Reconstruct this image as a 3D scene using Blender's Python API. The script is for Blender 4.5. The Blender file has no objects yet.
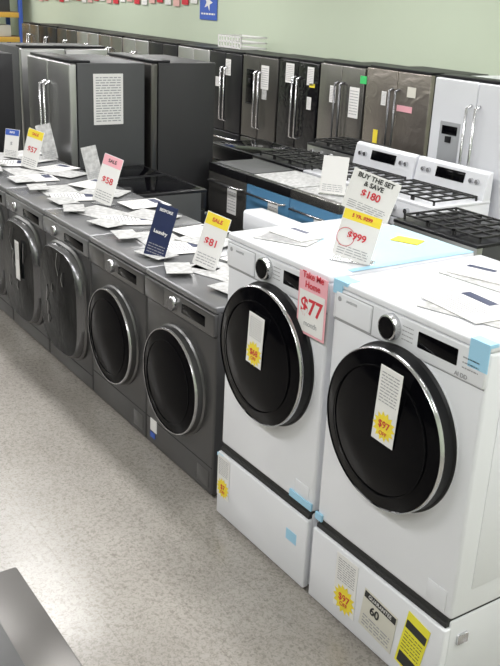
import bpy, bmesh, math, random
from mathutils import Matrix, Vector
random.seed(7)
SC=bpy.context.scene
COL=SC.collection
try:
    SC.view_settings.view_transform='Standard'
except Exception: pass

# ---------------------------------------------------------------- materials
MATS={}
def mat(name,col,rough=.5,metal=0.,bump=0.,bscale=20.,coat=0.,var=0.,vscale=6.,emit=0.,stretch=None,spec=None):
    if name in MATS: return MATS[name]
    m=bpy.data.materials.new(name); m.use_nodes=True
    nt=m.node_tree; b=nt.nodes['Principled BSDF']
    c=(col[0],col[1],col[2],1)
    b.inputs['Base Color'].default_value=c
    b.inputs['Roughness'].default_value=rough
    b.inputs['Metallic'].default_value=metal
    if spec is not None: b.inputs['Specular IOR Level'].default_value=spec
    if coat: 
        b.inputs['Coat Weight'].default_value=coat; b.inputs['Coat Roughness'].default_value=.05
    if emit:
        b.inputs['Emission Color'].default_value=c; b.inputs['Emission Strength'].default_value=emit
    tc=nt.nodes.new('ShaderNodeTexCoord'); mp=nt.nodes.new('ShaderNodeMapping')
    nt.links.new(tc.outputs['Object'],mp.inputs['Vector'])
    if stretch: mp.inputs['Scale'].default_value=stretch
    n=nt.nodes.new('ShaderNodeTexNoise'); n.inputs['Scale'].default_value=vscale; n.inputs['Detail'].default_value=4
    nt.links.new(mp.outputs[0],n.inputs['Vector'])
    r=nt.nodes.new('ShaderNodeMapRange'); r.inputs[3].default_value=1-max(var,.015); r.inputs[4].default_value=1+max(var,.015)
    nt.links.new(n.outputs['Fac'],r.inputs[0])
    h=nt.nodes.new('ShaderNodeVectorMath'); h.operation='SCALE'; h.inputs[0].default_value=col[:3]
    nt.links.new(r.outputs[0],h.inputs['Scale']); nt.links.new(h.outputs[0],b.inputs['Base Color'])
    if bump:
        n2=nt.nodes.new('ShaderNodeTexNoise'); n2.inputs['Scale'].default_value=bscale; n2.inputs['Detail'].default_value=3; n2.inputs['Distortion'].default_value=1.2
        nt.links.new(mp.outputs[0],n2.inputs['Vector'])
        bp=nt.nodes.new('ShaderNodeBump'); bp.inputs['Strength'].default_value=bump; bp.inputs['Distance'].default_value=.02
        nt.links.new(n2.outputs['Fac'],bp.inputs['Height']); nt.links.new(bp.outputs[0],b.inputs['Normal'])
    MATS[name]=m; return m

WHITE=mat('white_enamel',(.79,.80,.845),.22,coat=.3)
WHITE2=mat('white_enamel_panel',(.74,.75,.79),.28,coat=.3)
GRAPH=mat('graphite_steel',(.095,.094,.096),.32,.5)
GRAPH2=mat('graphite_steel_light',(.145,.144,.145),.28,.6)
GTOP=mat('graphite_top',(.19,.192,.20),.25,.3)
BLACKG=mat('black_glass',(.002,.002,.003),.10,spec=.10)
BLACKD=mat('tinted_door_glass',(.002,.002,.003),.12,spec=.04)
BLACKG2=mat('black_glass_inner',(.004,.004,.005),.2,spec=.10)
BLACKP=mat('black_plastic',(.010,.010,.012),.4,spec=.25)
CHROME=mat('brushed_chrome',(.62,.62,.64),.2,.95)
DCHROME=mat('dark_chrome',(.20,.20,.21),.25,.8)
MCHROME=mat('satin_ring_chrome',(.52,.52,.54),.22,.95)
SEAM=mat('seam_shadow_gasket',(.03,.03,.03),.8)
SS=mat('stainless',(.44,.44,.44),.30,.85,var=.06,vscale=3,stretch=(1,1,.1))
MSS=mat('mid_stainless',(.26,.25,.24),.26,.85,var=.10,vscale=2.5)
DSS=mat('dark_stainless',(.12,.115,.11),.28,.8,var=.12,vscale=2.5)
BRSS=mat('film_covered_stainless',(.29,.26,.235),.26,.7,bump=.45,bscale=5,var=.2,vscale=3)
BSS=mat('black_stainless',(.026,.026,.030),.28,.6,var=.1)
BFILM=mat('film_covered_black',(.008,.008,.010),.12,.1,bump=.6,bscale=6,spec=.5)
SIDE=mat('fridge_side_grey',(.058,.060,.063),.5,.1,var=.08)
SIDEB=mat('fridge_side_black',(.018,.018,.020),.5,.0,var=.08)
FILM=mat('wrinkled_film_dark',(.004,.005,.006),.22,.0,bump=.30,bscale=6,spec=.07)
BLUEF=mat('blue_protective_film',(.09,.24,.42),.35,.1,bump=.25,bscale=8)
LBLUE=mat('pale_blue_film',(.52,.72,.84),.22,bump=.2,bscale=7,coat=.3)
TAPE=mat('blue_tape',(.36,.64,.84),.4)
PAPER=mat('paper_white',(.80,.79,.78),.7)
PAPER2=mat('paper_cream',(.66,.64,.57),.7)
PAPERG=mat('paper_grey_print',(.48,.48,.48),.6,var=.7,vscale=30)
INK=mat('ink_black',(.03,.03,.03),.7)
INKG=mat('ink_grey',(.34,.34,.36),.7)
RED=mat('ink_red',(.62,.03,.05),.6)
PINK=mat('pink_paper',(.85,.42,.48),.6)
YEL=mat('yellow_print',(.90,.72,.05),.6)
YEL2=mat('yellow_label',(.85,.78,.05),.6)
NAVY=mat('navy_print',(.02,.03,.09),.35)
BLUEP=mat('blue_print',(.05,.12,.5),.5)
GREEN=mat('green_sticker',(.05,.55,.15),.5)
IRON=mat('cast_iron',(.02,.02,.02),.55)
WOODM=mat('rack_wood',(.35,.22,.12),.7,var=.2)
ORANGE=mat('rack_orange',(.75,.45,.08),.5)
CARD=mat('cardboard',(.42,.30,.19),.8,var=.1)
LAMP=mat('fluorescent_diffuser',(1,.98,.94),.5,emit=3.0)

# ---------------------------------------------------------------- helpers
def empty(name,loc=(0,0,0),rz=0,rx=0,ry=0):
    o=bpy.data.objects.new(name,None); o.empty_display_size=.1
    o.location=loc; o.rotation_euler=(rx,ry,rz); COL.objects.link(o); return o
def link(name,me,parent=None,m=None,loc=None,rot=None):
    o=bpy.data.objects.new(name,me); COL.objects.link(o)
    if m and len(me.materials)==0: me.materials.append(m)
    if parent: o.parent=parent
    if loc: o.location=loc
    if rot: o.rotation_euler=rot
    return o
def smooth(me,a=35):
    for p in me.polygons: p.use_smooth=True
    try: me.set_sharp_from_angle(angle=math.radians(a))
    except Exception: pass
def box(parent,name,b,m,bev=.004,seg=2,rot=None):
    x0,x1,y0,y1,z0,z1=b
    cx,cy,cz=(x0+x1)/2,(y0+y1)/2,(z0+z1)/2
    bm=bmesh.new(); bmesh.ops.create_cube(bm,size=1)
    bmesh.ops.scale(bm,vec=(x1-x0,y1-y0,z1-z0),verts=bm.verts)
    if bev>0:
        bev=min(bev,.45*min(x1-x0,y1-y0,z1-z0))
        bmesh.ops.bevel(bm,geom=bm.edges[:],offset=bev,segments=seg,profile=.5,affect='EDGES')
    me=bpy.data.meshes.new(name); bm.to_mesh(me); bm.free(); smooth(me)
    return link(name,me,parent,m,(cx,cy,cz),rot)
def lathe(parent,name,prof,mats,loc,n=64,exp=2.,az=1.,axis='Y'):
    bm=bmesh.new(); rings=[]
    for (r,y,mi) in prof:
        if r<=1e-6:
            rings.append([bm.verts.new((0,y,0))]); continue
        ring=[]
        for i in range(n):
            t=2*math.pi*i/n; c,s=math.cos(t),math.sin(t)
            x=math.copysign(abs(c)**(2/exp),c)*r; z=math.copysign(abs(s)**(2/exp),s)*r*az
            ring.append(bm.verts.new((x,y,z)))
        rings.append(ring)
    for k in range(len(rings)-1):
        A,B=rings[k],rings[k+1]; mi=prof[k+1][2]
        for i in range(n):
            j=(i+1)%n
            if len(B)==1: f=bm.faces.new((A[i],A[j],B[0]))
            elif len(A)==1: f=bm.faces.new((A[0],B[j],B[i]))
            else: f=bm.faces.new((A[i],A[j],B[j],B[i]))
            f.material_index=mi
    bmesh.ops.recalc_face_normals(bm,faces=bm.faces[:])
    me=bpy.data.meshes.new(name); bm.to_mesh(me); bm.free(); smooth(me,40)
    for m in mats: me.materials.append(m)
    return link(name,me,parent,None,loc,(-math.pi/2,0,0) if axis=='Z' else None)
def tube(parent,name,pts,r,m):
    cu=bpy.data.curves.new(name,'CURVE'); cu.dimensions='3D'; cu.bevel_depth=r; cu.bevel_resolution=3; cu.use_fill_caps=True
    s=cu.splines.new('POLY'); s.points.add(len(pts)-1)
    for i,p in enumerate(pts): s.points[i].co=(p[0],p[1],p[2],1)
    o=bpy.data.objects.new(name,cu); COL.objects.link(o); cu.materials.append(m)
    if parent: o.parent=parent
    return o
def text(parent,s,size,loc,m,rot=(math.pi/2,0,0),align='CENTER',ext=.0004,bold=0):
    cu=bpy.data.curves.new('lettering','FONT'); cu.body=s; cu.size=size; cu.align_x=align; cu.align_y='CENTER'; cu.extrude=ext
    if bold: cu.offset=bold
    o=bpy.data.objects.new('lettering',cu); COL.objects.link(o); cu.materials.append(m)
    o.parent=parent; o.location=loc; o.rotation_euler=rot; return o
def star(parent,name,r,loc,m,n=14,inner=.72):
    bm=bmesh.new(); vs=[]
    for i in range(2*n):
        t=math.pi*i/n; rr=r if i%2==0 else r*inner
        vs.append(bm.verts.new((math.cos(t)*rr,0,math.sin(t)*rr)))
    bm.faces.new(vs); me=bpy.data.meshes.new(name)
    bm.to_mesh(me); bm.free()
    return link(name,me,parent,m,loc)
def lines(parent,name,x0,x1,z0,z1,n,y,m,th=.35):
    bm=bmesh.new(); dz=(z1-z0)/n
    for i in range(n):
        zc=z0+dz*(i+.5); x=x0
        while x<x1-.002:
            wd=random.uniform(.08,.28)*(x1-x0); xe=min(x+wd,x1)
            q=[bm.verts.new((a,y,b)) for a,b in ((x,zc-dz*th/2),(xe,zc-dz*th/2),(xe,zc+dz*th/2),(x,zc+dz*th/2))]
            bm.faces.new(q); x=xe+.04*(x1-x0)
    me=bpy.data.meshes.new(name); bm.to_mesh(me); bm.free()
    return link(name,me,parent,m)
def hang_tag(parent,name,x,z,y,w,h,rot=0,starcol=YEL,txt='77'):
    e=empty(name,(x,y,z)); e.parent=parent; e.rotation_euler=(0,rot,0)
    box(e,'paper',(-w/2,w/2,-.0015,0,-h/2,h/2),PAPER,0)
    lines(e,'print',-w*.40,w*.40,h*.02,h*.44,10,-.002,INKG,.35)
    if starcol:
        star(e,'burst',w*.52,(0,-.0025,-h*.27),starcol)
        text(e,txt,w*.34,(0,-.0035,-h*.25),RED,bold=.0003)
        text(e,'OFF',w*.2,(0,-.0035,-h*.37),RED)
    return e

# ---------------------------------------------------------------- laundry machines
def white_washer(name,loc,W,D,H,hp):
    p=empty(name,loc)
    box(p,'pedestal_body',(.006,W-.006,.012,D,.02,hp-.012),WHITE2,.008,3)
    box(p,'pedestal_gap',(.012,W-.012,.004,D-.02,hp-.018,hp+.002),SEAM,0)
    box(p,'pedestal_drawer_front',(.003,W-.003,-.018,.014,.018,hp-.036),WHITE,.008,3)
    box(p,'pedestal_grip',(.012,W-.012,-.006,.014,hp-.035,hp-.016),SEAM,.002)
    for fx in (.05,W-.05):
        for fy in (.08,D-.08): lathe(p,'foot',[(0,0,0),(.022,0,0),(.022,.022,0),(0,.022,0)],[BLACKP],(fx,fy,.022),16,axis='Z')
    z=hp
    box(p,'cabinet',(0,W,0,D,z,z+H-.028),WHITE,.014,4)
    box(p,'top_panel',(-.001,W+.001,-.006,D,z+H-.03,z+H),WHITE,.011,4)
    box(p,'control_panel',(.004,W-.004,-.008,.01,z+H-.145,z+H-.03),WHITE2,.006,3)
    box(p,'panel_seam',(.006,W-.006,-.0012,.002,z+H-.150,z+H-.1455),INKG,0)
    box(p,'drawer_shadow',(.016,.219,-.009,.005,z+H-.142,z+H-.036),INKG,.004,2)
    box(p,'detergent_drawer',(.02,.215,-.013,.005,z+H-.138,z+H-.040),WHITE,.006,3)
    lathe(p,'badge',[(.009,0,0),(.009,-.002,0),(0,-.002,0)],[INKG],(.045,-.0125,z+H-.062),20)
    text(p,'INVERTER',.013,(.11,-.0135,z+H-.062),INKG)
    kx=.295*W/.686; kz=z+H-.078
    lathe(p,'knob',[(0,.012,0),(.046,.0,0),(.046,-.014,0),(.043,-.026,0),(.038,-.028,0),(.036,-.026,1),(.034,-.030,1),(0,-.031,1)],[CHROME,BLACKG],(kx,-.006,kz),40)
    box(p,'display',(W*.60,W*.84,-.0105,0,z+H-.108,z+H-.052),BLACKG,.004,2)
    lines(p,'display_icons',W*.87,W*.96,z+H-.11,z+H-.06,3,-.0095,INKG,.25)
    text(p,'AI DD',.020,(W*.87,-.0095,z+H-.130),INKG,bold=.0003)
    lines(p,'program_print',W*.50,W*.57,z+H-.11,z+H-.05,4,-.0085,INKG,.25)
    R=.291; cz=z+H*.568; cx=W*.5
    lathe(p,'door_ring',[(R+.008,.01,0),(R+.008,-.006,0),(R,-.014,1),(R-.002,-.050,1),(R-.003,-.060,2),(R-.007,-.064,2),(R-.010,-.061,3),(R-.03,-.066,3),(R-.10,-.080,3),(R-.17,-.088,3),(0,-.092,3)],[WHITE2,BLACKP,CHROME,BLACKG],(cx,0,cz),96)
    lathe(p,'door_inner_ring',[(R*.80,-.074,0),(R*.798,-.0785,0),(R*.785,-.079,0),(R*.78,-.077,0)],[BLACKG2],(cx,0,cz),72)
    box(p,'drain_cover',(W-.12,W-.03,-.003,.002,z+.02,z+.10),WHITE2,.004)
    box(p,'side_latch',(W-.008,W+.004,.05,.10,hp-.12,hp-.08),CHROME,.003)
    box(p,'side_panel',(W-.002,W+.0025,.08,D-.08,z+.1,z+H-.12),WHITE,.002,2)
    return p

def grey_washer(name,loc,W=.68,D=.74,H=.985,style='round'):
    p=empty(name,loc)
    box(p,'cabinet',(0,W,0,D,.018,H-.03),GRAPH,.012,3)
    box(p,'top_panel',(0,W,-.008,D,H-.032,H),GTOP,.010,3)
    for fx in (.05,W-.05):
        for fy in (.08,D-.08): lathe(p,'foot',[(0,0,0),(.022,0,0),(.022,.02,0),(0,.02,0)],[BLACKP],(fx,fy,.02),16,axis='Z')
    if style=='round':
        box(p,'control_panel',(.003,W-.003,-.014,.01,H-.145,H-.034),GRAPH2,.008,3)
        box(p,'panel_seam',(.004,W-.004,-.002,.002,H-.151,H-.146),SEAM,0)
        box(p,'detergent_drawer',(.015,.21,-.017,.0,H-.138,H-.04),GRAPH2,.005,2)
        lathe(p,'knob',[(.036,.0,0),(.036,-.018,0),(.033,-.026,0),(.029,-.026,1),(0,-.027,1)],[CHROME,DCHROME],(.31,-.012,H-.09),32)
        box(p,'display',(.38,.60,-.0155,0,H-.118,H-.065),BLACKG,.004,2)
        R=.268; cz=.50; cx=W*.49
        lathe(p,'door',[(R+.014,.006,0),(R+.014,-.010,0),(R+.006,-.018,0),(R+.004,-.046,2),(R-.001,-.055,1),(R-.006,-.055,1),(R-.009,-.052,3),(R-.06,-.062,3),(R-.15,-.070,3),(0,-.075,3)],[GRAPH2,MCHROME,GRAPH,BLACKD],(cx,0,cz),80)
        lathe(p,'door_inner_ring',[(R*.80,-.060,0),(R*.797,-.0645,0),(R*.785,-.065,0),(R*.78,-.063,0)],[BLACKG2],(cx,0,cz),64)
        box(p,'filter_cover',(W-.14,W-.03,-.003,.002,.05,.14),GRAPH2,.004)
        box(p,'kick_seam',(.006,W-.006,-.001,.002,.165,.169),SEAM,0)
    else:
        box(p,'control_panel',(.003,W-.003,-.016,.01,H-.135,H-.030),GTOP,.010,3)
        box(p,'panel_seam',(.004,W-.004,-.002,.002,H-.142,H-.136),SEAM,0)
        box(p,'touch_display',(.34,W-.06,-.018,0,H-.115,H-.06),BLACKG,.004,2)
        lathe(p,'knob',[(.030,.0,0),(.030,-.014,0),(.027,-.022,0),(0,-.023,1)],[CHROME,DCHROME],(.20,-.014,H-.085),28)
        R=.285; cz=.50
        lathe(p,'door',[(R+.025,.004,0),(R+.025,-.016,0),(R+.014,-.026,0),(R+.010,-.055,1),(R-.002,-.068,1),(R-.010,-.068,2),(R-.10,-.078,2),(R-.2,-.084,2),(0,-.086,2)],[GRAPH2,DCHROME,FILM],(W*.5,0,cz),96,exp=3.2,az=1.14)
        for i in range(6):
            a=random.uniform(-.18,.18); zz=cz+random.uniform(-.22,.18); ln=random.uniform(.06,.15); sl=random.uniform(-.6,.6)
            tube(p,'crease_highlight',[(W*.5+a,-.083,zz),(W*.5+a+ln*.5*sl,-.090,zz+ln*.5),(W*.5+a+ln*sl*.3,-.083,zz+ln)],.0022,MCHROME)  # bright chrome strands stand in for highlights along the film's wrinkles
        box(p,'kick_seam',(.006,W-.006,-.001,.002,.115,.119),SEAM,0)
    return p

Y0=-.03; HP=.375
w1=white_washer('front_load_washer',(.83,Y0,0),.73,.74,.99,HP)
w2=white_washer('front_load_washer',(.114,Y0,0),.686,.74,.99,HP)
g=[]
for k in range(6):
    g.append(grey_washer('dark_front_load_washer',(-(k+1)*.687+.004,0,0),style='round' if k<2 else 'square'))
H1=HP+.99
hang_tag(w1,'price_tag',.42,HP+.680,-.0935,.105,.27,rot=math.radians(3),txt='$97')
hang_tag(w2,'price_tag',.365,HP+.645,-.0935,.105,.215,rot=math.radians(3),txt='$68')
e=empty('pink_price_card',(.615,-.02,H1-.135)); e.parent=w2
box(e,'card',(-.085,.085,-.002,0,-.12,.12),PINK,0)
box(e,'card_white',(-.075,.075,-.003,0,-.11,.050),PAPER,0)
text(e,'Take Me\nHome',.036,(0,-.0035,.092),RED,bold=.0006)
text(e,'$77',.085,(0,-.0035,-.01),RED,bold=.002)
text(e,'month',.03,(0,-.0035,-.075),INKG)
for b in ((.0,.075,-.009,.05,H1-.012,H1+.0015),(.0,.05,-.0095,-.004,H1-.05,H1)):
    box(w1,'tape',b,TAPE,0)
box(w1,'tape',(.655,.7325,-.0095,-.006,H1-.09,H1+.001),TAPE,0)
box(w1,'tape',(.655,.732,-.009,.03,H1-.01,H1+.0015),TAPE,0)
box(w1,'tape',(.0,.04,-.0095,.0,HP+.0,HP+.03),TAPE,0)
box(w2,'tape',(.55,.62,-.0195,-.017,.19,.24),TAPE,0)
box(w2,'tape',(.54,.686,-.009,-.0,HP+.010,HP+.04),TAPE,0)
box(w2,'tape',(.0,.05,-.0195,-.016,.315,.332),TAPE,0)
hang_tag(w2,'pedestal_tag',.058,.225,-.0185,.10,.21,txt='$7')
hang_tag(w1,'pedestal_tag',.225,.200,-.0185,.125,.24,txt='$97')
e=empty('energy_label',(.415,-.0185,.17)); e.parent=w1; e.rotation_euler=(0,math.radians(6),0)
box(e,'card',(-.09,.09,-.002,0,-.085,.085),PAPER2,0); box(e,'header',(-.085,.085,-.003,0,.050,.078),INK,0)
text(e,'GUARANTEE',.022,(0,-.0035,.064),PAPER); text(e,'60',.05,(-.02,-.0035,.015),INK,bold=.001); lines(e,'print',-.075,.075,-.075,-.02,4,-.003,INKG,.4)
e=empty('yellow_label',(.595,-.0185,.185)); e.parent=w1; e.rotation_euler=(0,math.radians(10),0)
box(e,'card',(-.055,.055,-.002,0,-.12,.12),YEL2,0); box(e,'band',(-.05,.05,-.003,0,.05,.085),INK,0); box(e,'patch',(-.045,.045,-.003,0,-.11,-.06),INK,0); lines(e,'print',-.045,.045,-.05,.04,6,-.003,INK,.22)
box(w2,'top_film',(.20,.684,.24,.735,H1,H1+.0012),LBLUE,0)
box(w2,'top_film_edge',(.655,.686,.10,.735,H1+.0008,H1+.002),TAPE,0)
def paper_on(parent,name,cx,cy,z,w,d,rz,m,pr=True):
    e=empty(name,(cx,cy,z),rz); e.parent=parent
    box(e,'sheets',(-w/2,w/2,-d/2,d/2,0,.004),m,.001,1)
    if pr:
        bm=bmesh.new()
        for i in range(9):
            yy=-d*.42+i*d*.07
            x0=-w*.42; x1=w*random.uniform(.1,.42)
            bm.faces.new([bm.verts.new(v) for v in ((x0,yy,.0046),(x1,yy,.0046),(x1,yy+d*.025,.0046),(x0,yy+d*.025,.0046))])
        me=bpy.data.meshes.new('print'); bm.to_mesh(me); bm.free(); link('print',me,e,INKG)
        box(e,'picture',(-w*.42,w*.1,d*.24,d*.44,.004,.0046),NAVY if m is PAPER else PAPER,0)
    return e
paper_on(w2,'brochure',.20,.16,H1+.001,.24,.16,.5,PAPERG)
paper_on(w2,'brochure',.18,.22,H1+.006,.20,.14,.1,PAPER)
paper_on(w2,'brochure',.44,.60,H1+.002,.12,.08,.4,YEL,False)
paper_on(w1,'brochure',.50,.22,H1+.001,.36,.26,.3,PAPERG,False)
paper_on(w1,'brochure',.46,.20,H1+.006,.28,.21,-.1,PAPER)
paper_on(w1,'brochure',.26,.50,H1+.001,.30,.2,.1,PAPERG,False)
paper_on(w1,'brochure',.22,.52,H1+.006,.22,.16,.3,PAPER)
box(w1,'top_sheet',(.12,.70,.34,.70,H1,H1+.001),mat('clear_poly_sheet',(.68,.70,.72),.2,bump=.5,bscale=10),0)

def sign_card(p,w,h,z,x,y,ry,head,headtxt,body,bodycol,bg,bs,hs):
    c=empty('card_group',(x,y,z),0,0,ry); c.parent=p
    box(c,'card',(-w/2,w/2,-.0015,.0015,0,h),bg,.0005,1)
    if head: box(c,'header',(-w/2+.003,w/2-.003,-.0022,0,h*.78,h-.003),head,0)
    if headtxt: text(c,headtxt,hs,(0,-.003,h*.885 if '\n' not in headtxt else h*.80),PAPER if head in (BLUEP,NAVY) or bg is NAVY else (RED if head is YEL else INK),bold=.0006)
    if body: text(c,body,w*bs,(0,-.003,h*.48),bodycol,bold=.0008)
    lines(c,'print',-w*.4,w*.4,h*.05,h*.26,4,-.0025,INKG,.3)
def placard(name,loc,w,h,rz,tilt,head,headtxt,body,bodycol=RED,bg=PAPER,bs=.4,ry=0.,hs=None):
    p=empty(name,(loc[0],loc[1],loc[2]+.012),rz)
    q=empty('leaning_card',(0,0,0),0,-tilt); q.parent=p
    sign_card(q,w,h,0,0,0,ry,head,headtxt,body,bodycol,bg,bs,hs or h*.1)
    box(p,'foot',(-w/2,w/2,-.01,.06,-.011,-.007),CHROME,0)
    tube(p,'prop',[(0,.055,-.008),(0,.02+math.sin(tilt)*h*.3,h*.4)],.002,CHROME)
    return p
R_=math.radians
p=empty('sale_sign',(.70,.14,H1+.012),R_(32))
q=empty('leaning_card',(0,0,0),0,-.12); q.parent=p
sign_card(q,.155,.185,0,-.0,0,R_(10),YEL,'5 YR. $299','$999',RED,PAPER,.24,.018)
lathe(q,'red_circle',[(.036,0,0),(.036,-.001,0),(.034,-.001,0),(.034,0,0)],[RED],(-.028,-.0025,.084),28)
sign_card(q,.19,.150,.175,.030,.004,R_(14),None,'BUY THE SET\n& SAVE','$180',RED,PAPER,.20,.025)
box(p,'foot',(-.08,.08,-.01,.06,-.011,-.007),CHROME,0); tube(p,'prop',[(0,.03,-.008),(0,.03,.2)],.002,CHROME)

placard('sale_sign',(-.53,.24,.985),.135,.28,R_(32),.15,YEL,'SALE','$81',bs=.38,ry=R_(13))
placard('brochure_stand',(-.80,.10,.985),.125,.28,R_(32),.2,NAVY,'BESPOKE','Laundry',bodycol=PAPER,bg=NAVY,bs=.2,ry=R_(11),hs=.02)
placard('sale_sign',(-2.05,.38,.985),.15,.31,R_(30),.2,PINK,'SALE','$58',bs=.38,ry=R_(12))
placard('sale_sign',(-3.33,.37,.985),.15,.29,R_(30),.2,YEL,'SALE','$57',bs=.38,ry=R_(10))
placard('sale_sign',(-3.80,.40,.985),.14,.22,R_(30),.2,BLUEP,'INFO','$',bodycol=INKG,bs=.3)
placard('sale_sign',(-3.60,.66,.985),.12,.28,R_(60),.25,None,'','',bg=PAPERG,ry=R_(-14))
placard('sale_sign',(-2.75,.66,.985),.11,.24,R_(60),.25,None,'','',bg=PAPERG,ry=R_(-14))
for k in range(6):
    j=0
    for (cx,cy,rz,m,w,d) in [(.20,.30,.1,PAPERG,.30,.24),(.48,.32,-.2,PAPER,.24,.30),(.40,.55,.5,PAPERG,.30,.22),(.17,.58,.2,PAPER,.22,.28),(.55,.14,.1,PAPERG,.2,.14),(.16,.13,-.3,PAPERG,.18,.13)]:
        cx+=random.uniform(-.04,.04); cy+=random.uniform(-.04,.04)
        if cx+w*.55>.68: cx=.68-w*.6
        paper_on(g[k],'brochure',cx,cy,.986+j*.0045,w,d,rz+random.uniform(-.25,.25),m,m is PAPER); j+=1
hang_tag(g[3],'price_tag',.42,.60,-.097,.07,.26,starcol=None)
box(g[0],'label',(.05,.12,-.0025,0,.10,.17),PAPER,0); box(g[0],'label',(.05,.10,-.003,0,.06,.09),BLUEP,0)

# ---------------------------------------------------------------- other appliances
def fridge(name,loc,rz,W,D,H,front,side,disp=False,notes=(),handle=CHROME,dcol=None):
    p=empty(name,loc,rz); t=.07
    box(p,'cabinet',(0,W,t,D,.03,H-.02),side,.006,2)
    box(p,'hinge_cover',(.02,W-.02,t*.3,t+.12,H-.022,H),BLACKP,.006,2)
    box(p,'toe_grille',(.01,W-.01,t*.5,t+.03,.0,.05),BLACKP,.002)
    box(p,'freezer_drawer',(.002,W-.002,0,t-.006,.06,.58),front,.012,3)
    box(p,'door_left',(.002,W/2-.003,0,t-.006,.59,H-.025),front,.012,3)
    box(p,'door_right',(W/2+.003,W-.002,0,t-.006,.59,H-.025),front,.012,3)
    for x in (W/2-.045,W/2+.045):
        tube(p,'handle',[(x,-.0,.72),(x,-.05,.74),(x,-.05,H-.22),(x,0,H-.20)],.013,handle)
    tube(p,'drawer_handle',[(.08,0,.50),(.09,-.05,.50),(W-.09,-.05,.50),(W-.08,0,.50)],.013,handle)
    if disp:
        box(p,'dispenser',(W*.12,W*.36,-.004,.01,1.0,1.42),dcol or BLACKG,.01,2)
        box(p,'dispenser_display',(W*.15,W*.33,-.007,.01,1.32,1.39),BLACKG,.004,2)
        box(p,'dispenser_nozzle',(W*.21,W*.27,-.02,.0,1.26,1.31),BLACKP,.004,2)
        box(p,'dispenser_tray',(W*.14,W*.34,-.02,.0,1.0,1.015),BLACKP,.003)
    for (x,z,w,h,m) in notes:
        q=empty('note'); q.parent=p
        box(q,'sheet',(x-w/2,x+w/2,-.004,-.001,z-h/2,z+h/2),m,0)
        if m is PAPER: lines(q,'print',x-w*.42,x+w*.42,z-h*.42,z+h*.42,9,-.0045,INKG,.3)
    return p

def rng(name,loc,rz,W,D,front,top,guard=True,gas=True,rim=None):
    p=empty(name,loc,rz); H=.915
    box(p,'body',(0,W,.04,D,.02,H-.02),front if front is WHITE else SIDE,.005)
    box(p,'drawer',(.005,W-.005,.005,.045,.06,.24),front,.008)
    box(p,'oven_door',(.005,W-.005,0,.045,.25,.76),front,.008)
    box(p,'oven_window',(.12,W-.12,-.003,.01,.36,.62),BLACKG,.006)
    tube(p,'oven_handle',[(.06,0,.71),(.07,-.05,.71),(W-.07,-.05,.71),(W-.06,0,.71)],.012,CHROME)
    box(p,'knob_panel',(.0,W,-.005,.05,.77,H-.015),front,.008)
    if gas:
        for i in range(5): lathe(p,'knob',[(.022,0,0),(.020,-.03,0),(0,-.031,0)],[CHROME],(.1+i*(W-.2)/4,-.004,.84),20)
    box(p,'cooktop',(-.002,W+.002,-.008,D,H-.022,H),front if top is None else top,.005)
    if gas:
        for i,(bx,by) in enumerate([(.2,.18),(.2,.45),(.56,.18),(.56,.45),(.38,.32)]):
            bx=bx*W/.76
            lathe(p,'burner',[(.05,0,0),(.045,.012,0),(.03,.014,0),(.03,.02,0),(0,.021,0)],[IRON],(bx,by,H),24,axis='Z')
        bm=bmesh.new()
        def bar(x0,x1,y0,y1):
            r=bmesh.ops.create_cube(bm,size=1)['verts']
            bmesh.ops.scale(bm,vec=(x1-x0,y1-y0,.012),verts=r); bmesh.ops.translate(bm,vec=((x0+x1)/2,(y0+y1)/2,H+.032),verts=r)
        def leg(x,y):
            r=bmesh.ops.create_cube(bm,size=1)['verts']
            bmesh.ops.scale(bm,vec=(.012,.012,.034),verts=r); bmesh.ops.translate(bm,vec=(x,y,H+.015),verts=r)
        for s in range(3):
            a=.03+s*(W-.06)/3+.004; b=.03+(s+1)*(W-.06)/3-.004
            for x in (a,b-.012,(a+b)/2-.006): bar(x,x+.012,.05,D-.11)
            for y in (.05,.18,.315,.45,D-.12): bar(a,b,y,y+.012)
            for x in (a+.006,b-.006):
                for y in (.056,D-.114): leg(x,y)
        me=bpy.data.meshes.new('grates'); bm.to_mesh(me); bm.free(); link('grates',me,p,IRON)
    else:
        m_=rim or .03
        box(p,'glass_top',(m_,W-m_,m_,D-m_*1.2,H,H+.003),BLACKG if not rim else mat('smoked_glass',(.05,.05,.052),.3),.002)
        if not rim:
            for (bx,by,r) in [(.2,.18,.09),(.2,.42,.07),(.56,.18,.07),(.56,.42,.09)]:
                lathe(p,'heat_ring',[(r,0,0),(r,.0008,0),(r-.004,.0008,0),(r-.004,0,0)],[INKG],(bx*W/.76,by,H+.003),32,axis='Z')
    if guard:
        bm=bmesh.new()
        prof=[(D-.09,H-.01),(D-.065,H+.12),(D-.05,H+.20),(D-.03,H+.215),(D,H+.215),(D,H-.01)]
        L=[bm.verts.new((0,y,z)) for y,z in prof]; Rr=[bm.verts.new((W,y,z)) for y,z in prof]
        bm.faces.new(L); bm.faces.new(Rr[::-1])
        for i in range(len(prof)):
            j=(i+1)%len(prof); bm.faces.new((L[i],Rr[i],Rr[j],L[j]))
        bmesh.ops.recalc_face_normals(bm,faces=bm.faces[:])
        bmesh.ops.bevel(bm,geom=bm.edges[:],offset=.006,segments=2,affect='EDGES')
        me=bpy.data.meshes.new('backguard'); bm.to_mesh(me); bm.free(); smooth(me); link('backguard',me,p,front)
        b=box(p,'guard_display',(W*.30,W*.70,-.003,.003,-.04,.04),BLACKG,.003); b.location=(W*.5,D-.066,H+.135); b.rotation_euler=(-.19,0,0)
        for i,xx in enumerate((.12,.2,.8,.88)): lathe(p,'guard_knob',[(.02,0,0),(.018,-.02,0),(0,-.021,0)],[CHROME],(W*xx,D-.066,H+.13),18)
    return p

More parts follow.
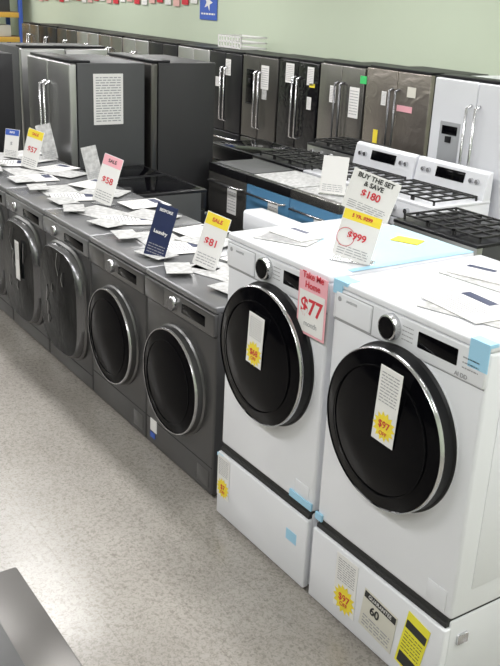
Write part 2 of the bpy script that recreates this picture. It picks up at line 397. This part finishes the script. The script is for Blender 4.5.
def dishwasher(name,loc,rz,W,D,front,panel,top=None,H=.90):
    p=empty(name,loc,rz)
    box(p,'tub_body',(.01,W-.01,.05,D,.10,H-.01),BLACKP,.006)
    box(p,'base',(.03,W-.03,.09,D-.02,.0,.10),BLACKP,.004)
    box(p,'door',(0,W,0,.055,.11,H-.075),front,.006)
    box(p,'control_strip',(0,W,.0,.055,H-.072,H),panel,.006)
    tube(p,'handle',[(.05,0,H-.14),(.06,-.045,H-.14),(W-.06,-.045,H-.14),(W-.05,0,H-.14)],.010,CHROME)
    box(p,'top_insulation',(.012,W-.012,.06,D-.005,H-.012,H+.002),top or SIDE,.004)
    q=empty('note'); q.parent=p
    box(q,'sheet',(.32,.46,-.004,-.001,.52,.74),PAPER,0); lines(q,'print',.33,.45,.54,.72,7,-.0045,INKG,.3)
    return p

WY=4.42
x=-3.27
cols=[(BRSS,SIDEB),(MSS,SIDEB),(BFILM,SIDEB),(DSS,SIDEB),(BSS,SIDEB),(SS,SIDE),(BSS,SIDEB),(SS,SIDEB),(MSS,SIDEB),(SS,SIDE),(DSS,SIDEB),(BSS,SIDEB),(MSS,SIDEB)]
notes={0:[(.30,1.35,.07,.14,PAPER),(.22,.95,.07,.14,YEL),(.62,1.28,.22,.06,PINK),(.25,.8,.10,.16,PAPER),(.7,1.45,.12,.1,PAPER2)],
 1:[(.62,1.25,.16,.32,PAPER),(.75,1.5,.1,.08,GREEN),(.25,1.30,.10,.18,PAPER)],
 2:[(.22,1.45,.16,.22,PAPER),(.62,1.45,.12,.2,PAPER),(.66,1.35,.1,.04,YEL),(.62,1.15,.08,.14,PAPER)],
 3:[(.5,1.35,.16,.28,PAPER),(.5,1.15,.1,.12,PAPERG)],
 4:[(.45,1.4,.12,.2,PAPER),(.2,1.2,.1,.12,PAPER)]}
widths=[.98,.79,.79,.79,.79]+[.88]*8
for i,(f,s) in enumerate(cols):
    w=widths[i]; x0=x-w+.02
    fridge('refrigerator',(x0,WY,0),0,w-.03,.80,[1.66,1.64,1.62,1.61,1.60][min(i,4)],f,s,disp=(i in (3,5)),notes=notes.get(i,()),handle=DCHROME if i in (0,1,5) else CHROME)
    x-=w
fridge('white_refrigerator',(-2.13,3.32,0),0,.92,.78,1.77,WHITE,WHITE2,disp=True,handle=CHROME,dcol=mat('dispenser_grey',(.35,.36,.38),.4))
e=empty('blue_carton',(-1.72,3.62,1.772)); box(e,'carton',(0,.42,0,.3,0,.15),mat('carton_blue',(.25,.55,.8),.6,var=.2,vscale=15),.004); box(e,'carton_label',(.05,.25,-.002,0,.04,.12),PAPER,0)
fridge('refrigerator',(-4.53,.84,0),0,.91,.66,1.75,SS,SIDE,handle=CHROME)
fridge('refrigerator',(-4.53,1.56,0),0,.91,.62,1.75,DSS,SIDEB,handle=CHROME)
fridge('refrigerator',(-5.52,-.12,0),0,.91,.86,1.75,BSS,SIDEB,handle=DCHROME)
fridge('refrigerator',(-5.45,1.12,0),math.pi/2,.91,.75,1.74,SS,SIDE,disp=True,handle=CHROME)
e=empty('spec_sheet',(-3.614,1.17,1.45),math.pi/2)
box(e,'sheet',(-.13,.13,-.003,0,-.2,.2),PAPER,0); lines(e,'print',-.11,.11,-.18,.18,18,-.0035,INKG,.4)
# row behind the washers
rng('black_cooktop_range',(-2.50,1.44,0),math.pi,.59,.62,BSS,None,guard=False,gas=False)
rng('black_cooktop_range',(-3.11,1.44,0),math.pi,.46,.62,BSS,None,guard=False,gas=False)
p=empty('white_top_load_washer',(-.40,1.50,0),math.pi)
box(p,'cabinet',(0,.70,0,.66,.02,.99),WHITE,.012,3); box(p,'lid',(.06,.64,.02,.5,.988,1.002),WHITE2,.006)
box(p,'console',(0,.70,.52,.66,.99,1.12),WHITE,.02,4); lathe(p,'knob',[(.03,0,0),(.028,-.03,0),(0,-.03,0)],[CHROME],(.35,.52,1.06),20)
dishwasher('dishwasher',(-3.55,2.10,0),0,.60,.50,MSS,BSS)
dishwasher('dishwasher',(-2.94,2.10,0),0,.60,.50,BLUEF,BSS,PAPERG)
dishwasher('dishwasher',(-2.33,2.10,0),0,.60,.50,BLUEF,MSS,PAPERG)
rng('range',(-2.10,2.64,0),0,.76,.61,WHITE,None,True,True)
rng('range',(-2.88,2.64,0),0,.76,.61,WHITE,None,True,True)
rng('range',(-3.66,2.64,0),0,.76,.61,SS,BSS,False,True)
rng('black_gas_range',(-1.20,2.15,0),0,.76,.66,SS,BSS,False,True)
rng('black_range',(-3.30,3.60,0),0,.76,.60,BSS,None,False,False)
rng('range',(-4.10,3.60,0),0,.76,.60,SS,BSS,False,True)
rng('black_range',(-4.42,2.64,0),0,.74,.61,BSS,None,False,False)
placard('brochure_stand',(-2.0,2.24,.905),.2,.28,R_(35),.25,None,'','',hs=.02)
rng('glass_top_range',(2.06,-1.40,0),math.pi,.77,.66,DSS,None,False,False,rim=.10)
# unseen dark refrigerators added behind the viewer to darken reflections in the washer doors
x=-17.
k=0
while x<4.0:
    fridge('refrigerator',(x+.91,-3.75,0),math.pi,.90,.72,1.78,[DSS,BSS,DSS,BSS][k%4],SIDEB,handle=DCHROME); x+=.94; k+=1

# ---------------------------------------------------------------- room
XL,XR,YF,YB,ZC=-19.,5.,-4.6,5.4,3.5
def plane_box(name,b,m): return box(None,name,b,m,0)
def floor_mat():
    m=bpy.data.materials.new('vinyl_tile_floor'); m.use_nodes=True; nt=m.node_tree; b=nt.nodes['Principled BSDF']
    tc=nt.nodes.new('ShaderNodeTexCoord')
    def noise(s,d=4,dis=0):
        n=nt.nodes.new('ShaderNodeTexNoise'); n.inputs['Scale'].default_value=s; n.inputs['Detail'].default_value=d; n.inputs['Distortion'].default_value=dis
        nt.links.new(tc.outputs['Object'],n.inputs['Vector']); return n
    def ramp(src,stops):
        r=nt.nodes.new('ShaderNodeValToRGB'); e=r.color_ramp.elements
        e[0].position,e[0].color=stops[0][0],(*stops[0][1],1); e[1].position,e[1].color=stops[1][0],(*stops[1][1],1)
        nt.links.new(src,r.inputs[0]); return r
    def mul(a,b_,f):
        mx=nt.nodes.new('ShaderNodeMixRGB'); mx.blend_type='MULTIPLY'; mx.inputs[0].default_value=f
        nt.links.new(a,mx.inputs[1]); nt.links.new(b_,mx.inputs[2]); return mx.outputs[0]
    big=ramp(noise(.9,6,.5).outputs['Fac'],[(.35,(.315,.292,.266)),(.7,(.405,.38,.348))])
    sp=ramp(noise(75,6,1.0).outputs['Fac'],[(.36,(.64,.63,.62)),(.54,(1.04,1.04,1.04))])
    sp2=ramp(noise(20,6,2).outputs['Fac'],[(.33,(.78,.77,.76)),(.48,(1,1,1))])
    o=mul(big.outputs[0],sp.outputs[0],.8); o=mul(o,sp2.outputs[0],.55)
    br=nt.nodes.new('ShaderNodeTexBrick'); br.offset=0; br.inputs['Scale'].default_value=1; br.inputs['Brick Width'].default_value=.305; br.inputs['Row Height'].default_value=.305
    br.inputs['Mortar Size'].default_value=.0018; br.inputs['Color1'].default_value=(1,1,1,1); br.inputs['Color2'].default_value=(.95,.95,.95,1); br.inputs['Mortar'].default_value=(.80,.79,.78,1)
    nt.links.new(tc.outputs['Object'],br.inputs['Vector'])
    o=mul(o,br.outputs['Color'],.7)
    nt.links.new(o,b.inputs['Base Color'])
    rr=nt.nodes.new('ShaderNodeMapRange'); rr.inputs[3].default_value=.13; rr.inputs[4].default_value=.32
    nt.links.new(noise(2.5,5).outputs['Fac'],rr.inputs[0]); nt.links.new(rr.outputs[0],b.inputs['Roughness'])
    return m
SAGE=mat('sage_green_paint',(.55,.62,.49),.7,var=.03,vscale=1)
CEIL=mat('ceiling_tile',(.78,.78,.75),.8,var=.05,vscale=30)
plane_box('floor',(XL,XR,YF,YB,-.1,0),floor_mat())
plane_box('ceiling',(XL,XR,YF,YB,ZC,ZC+.1),CEIL)
plane_box('wall_back',(XL,XR,YB,YB+.1,-.1,ZC+.1),SAGE)
plane_box('wall_front',(XL,XR,YF-.1,YF,-.1,ZC+.1),SAGE)
plane_box('wall_left',(XL-.1,XL,YF,YB,-.1,ZC+.1),SAGE)
plane_box('wall_right',(XR,XR+.1,YF,YB,-.1,ZC+.1),SAGE)
BB=mat('baseboard_vinyl',(.10,.10,.10),.6)
plane_box('baseboard_back',(XL,XR,YB-.012,YB,0,.1),BB)
plane_box('baseboard_front',(XL,XR,YF,YF+.012,0,.1),BB)
p=empty('warehouse_rack',(-17.3,2.6,0))
for x in (0,.8):
    for y in (0,2.5): box(p,'upright',(x,x+.08,y,y+.08,0,2.3),BLUEP,.004)
for z in (.5,1.1,1.6,2.1):
    box(p,'beam',(.8,.86,0,2.58,z,z+.1),ORANGE,.004); box(p,'beam_rear',(.02,.08,0,2.58,z,z+.1),ORANGE,.004); box(p,'shelf',(.05,.82,.02,2.56,z+.08,z+.11),WOODM,.002)
    for i in range(4):
        h=random.uniform(.2,.36); box(p,'stored_carton',(.2,.75,.12+i*.6,.55+i*.6,z+.11,z+.11+h),[CARD,WOODM,PAPER2,SIDE][(i+int(z*3))%4],.004)
p=empty('flag_bunting',(0,5.38,0))
n=26
for i in range(n):
    t=i/(n-1); X=-16.4+t*6.9; z=2.22+.12*t-.05*math.sin(t*math.pi*6)**2
    box(p,'flag',(X-.10,X+.10,-.006,0,z-.22,z),[RED,PAPER,mat('bunting_pink',(.75,.45,.42),.7)][i%3],0)
tube(p,'string',[(-16.6,-.004,2.23),(-13,-.004,2.28),(-9.3,-.004,2.35)],.006,PAPER)
e=empty('wall_poster',(-9.08,5.39,2.35)); box(e,'sheet',(-.25,.25,-.006,0,-.45,.45),BLUEP,0); star(e,'emblem',.13,(0,-.008,-.2),PAPER,5,.4); lines(e,'print',-.2,.2,-.4,-.33,1,-.008,PAPER)
p=empty('white_wire_crate',(-7.75,4.75,1.602))
for z in (0,.07,.14): 
    for b in ((0,.6,0,.015),(0,.6,.385,.4),(0,.015,0,.4),(.585,.6,0,.4)): box(p,'rail',(b[0],b[1],b[2],b[3],z,z+.02),PAPER,0)
for i in range(9): box(p,'slat',(.07*i,.07*i+.015,0,.012,0,.16),PAPER,0)

# ---------------------------------------------------------------- lights
def tube_light(x,y,L,E):
    p=empty('fluorescent_fixture',(x,y,ZC-.001))
    box(p,'housing',(-L/2,L/2,-.15,.15,-.07,0),WHITE2,.005); box(p,'diffuser',(-L/2+.02,L/2-.02,-.13,.13,-.085,-.068),LAMP,.004)
    l=bpy.data.lights.new('tube_lamp','AREA'); l.shape='RECTANGLE'; l.size=L-.05; l.size_y=.25; l.energy=E; l.color=(1.0,.99,.985)
    o=bpy.data.objects.new('tube_lamp',l); COL.objects.link(o); o.parent=p; o.location=(0,0,-.095)
for x in (-16,-12,-8,-4.2,-.4,3.0):
    for y in (-2.6,.6,3.6): tube_light(x,y,2.4,66 if y<0 else 58)

# ---------------------------------------------------------------- camera
P=[3.1698,-2.0013,2.2976,-0.9682,0.3633,0.0471,891.4899]
yaw,pitch,roll,f=P[3:]
d=Vector((math.sin(yaw)*math.cos(pitch),math.cos(yaw)*math.cos(pitch),-math.sin(pitch)))
r=Vector((math.cos(yaw),-math.sin(yaw),0)); u=r.cross(d)
r,u=r*math.cos(roll)+u*math.sin(roll),-r*math.sin(roll)+u*math.cos(roll)
cam=bpy.data.cameras.new('camera'); co=bpy.data.objects.new('camera',cam); COL.objects.link(co); SC.camera=co
cam.sensor_fit='HORIZONTAL'; cam.sensor_width=36; cam.lens=f/500*36
co.matrix_world=Matrix([[r[0],u[0],-d[0],P[0]],[r[1],u[1],-d[1],P[1]],[r[2],u[2],-d[2],P[2]],[0,0,0,1]])
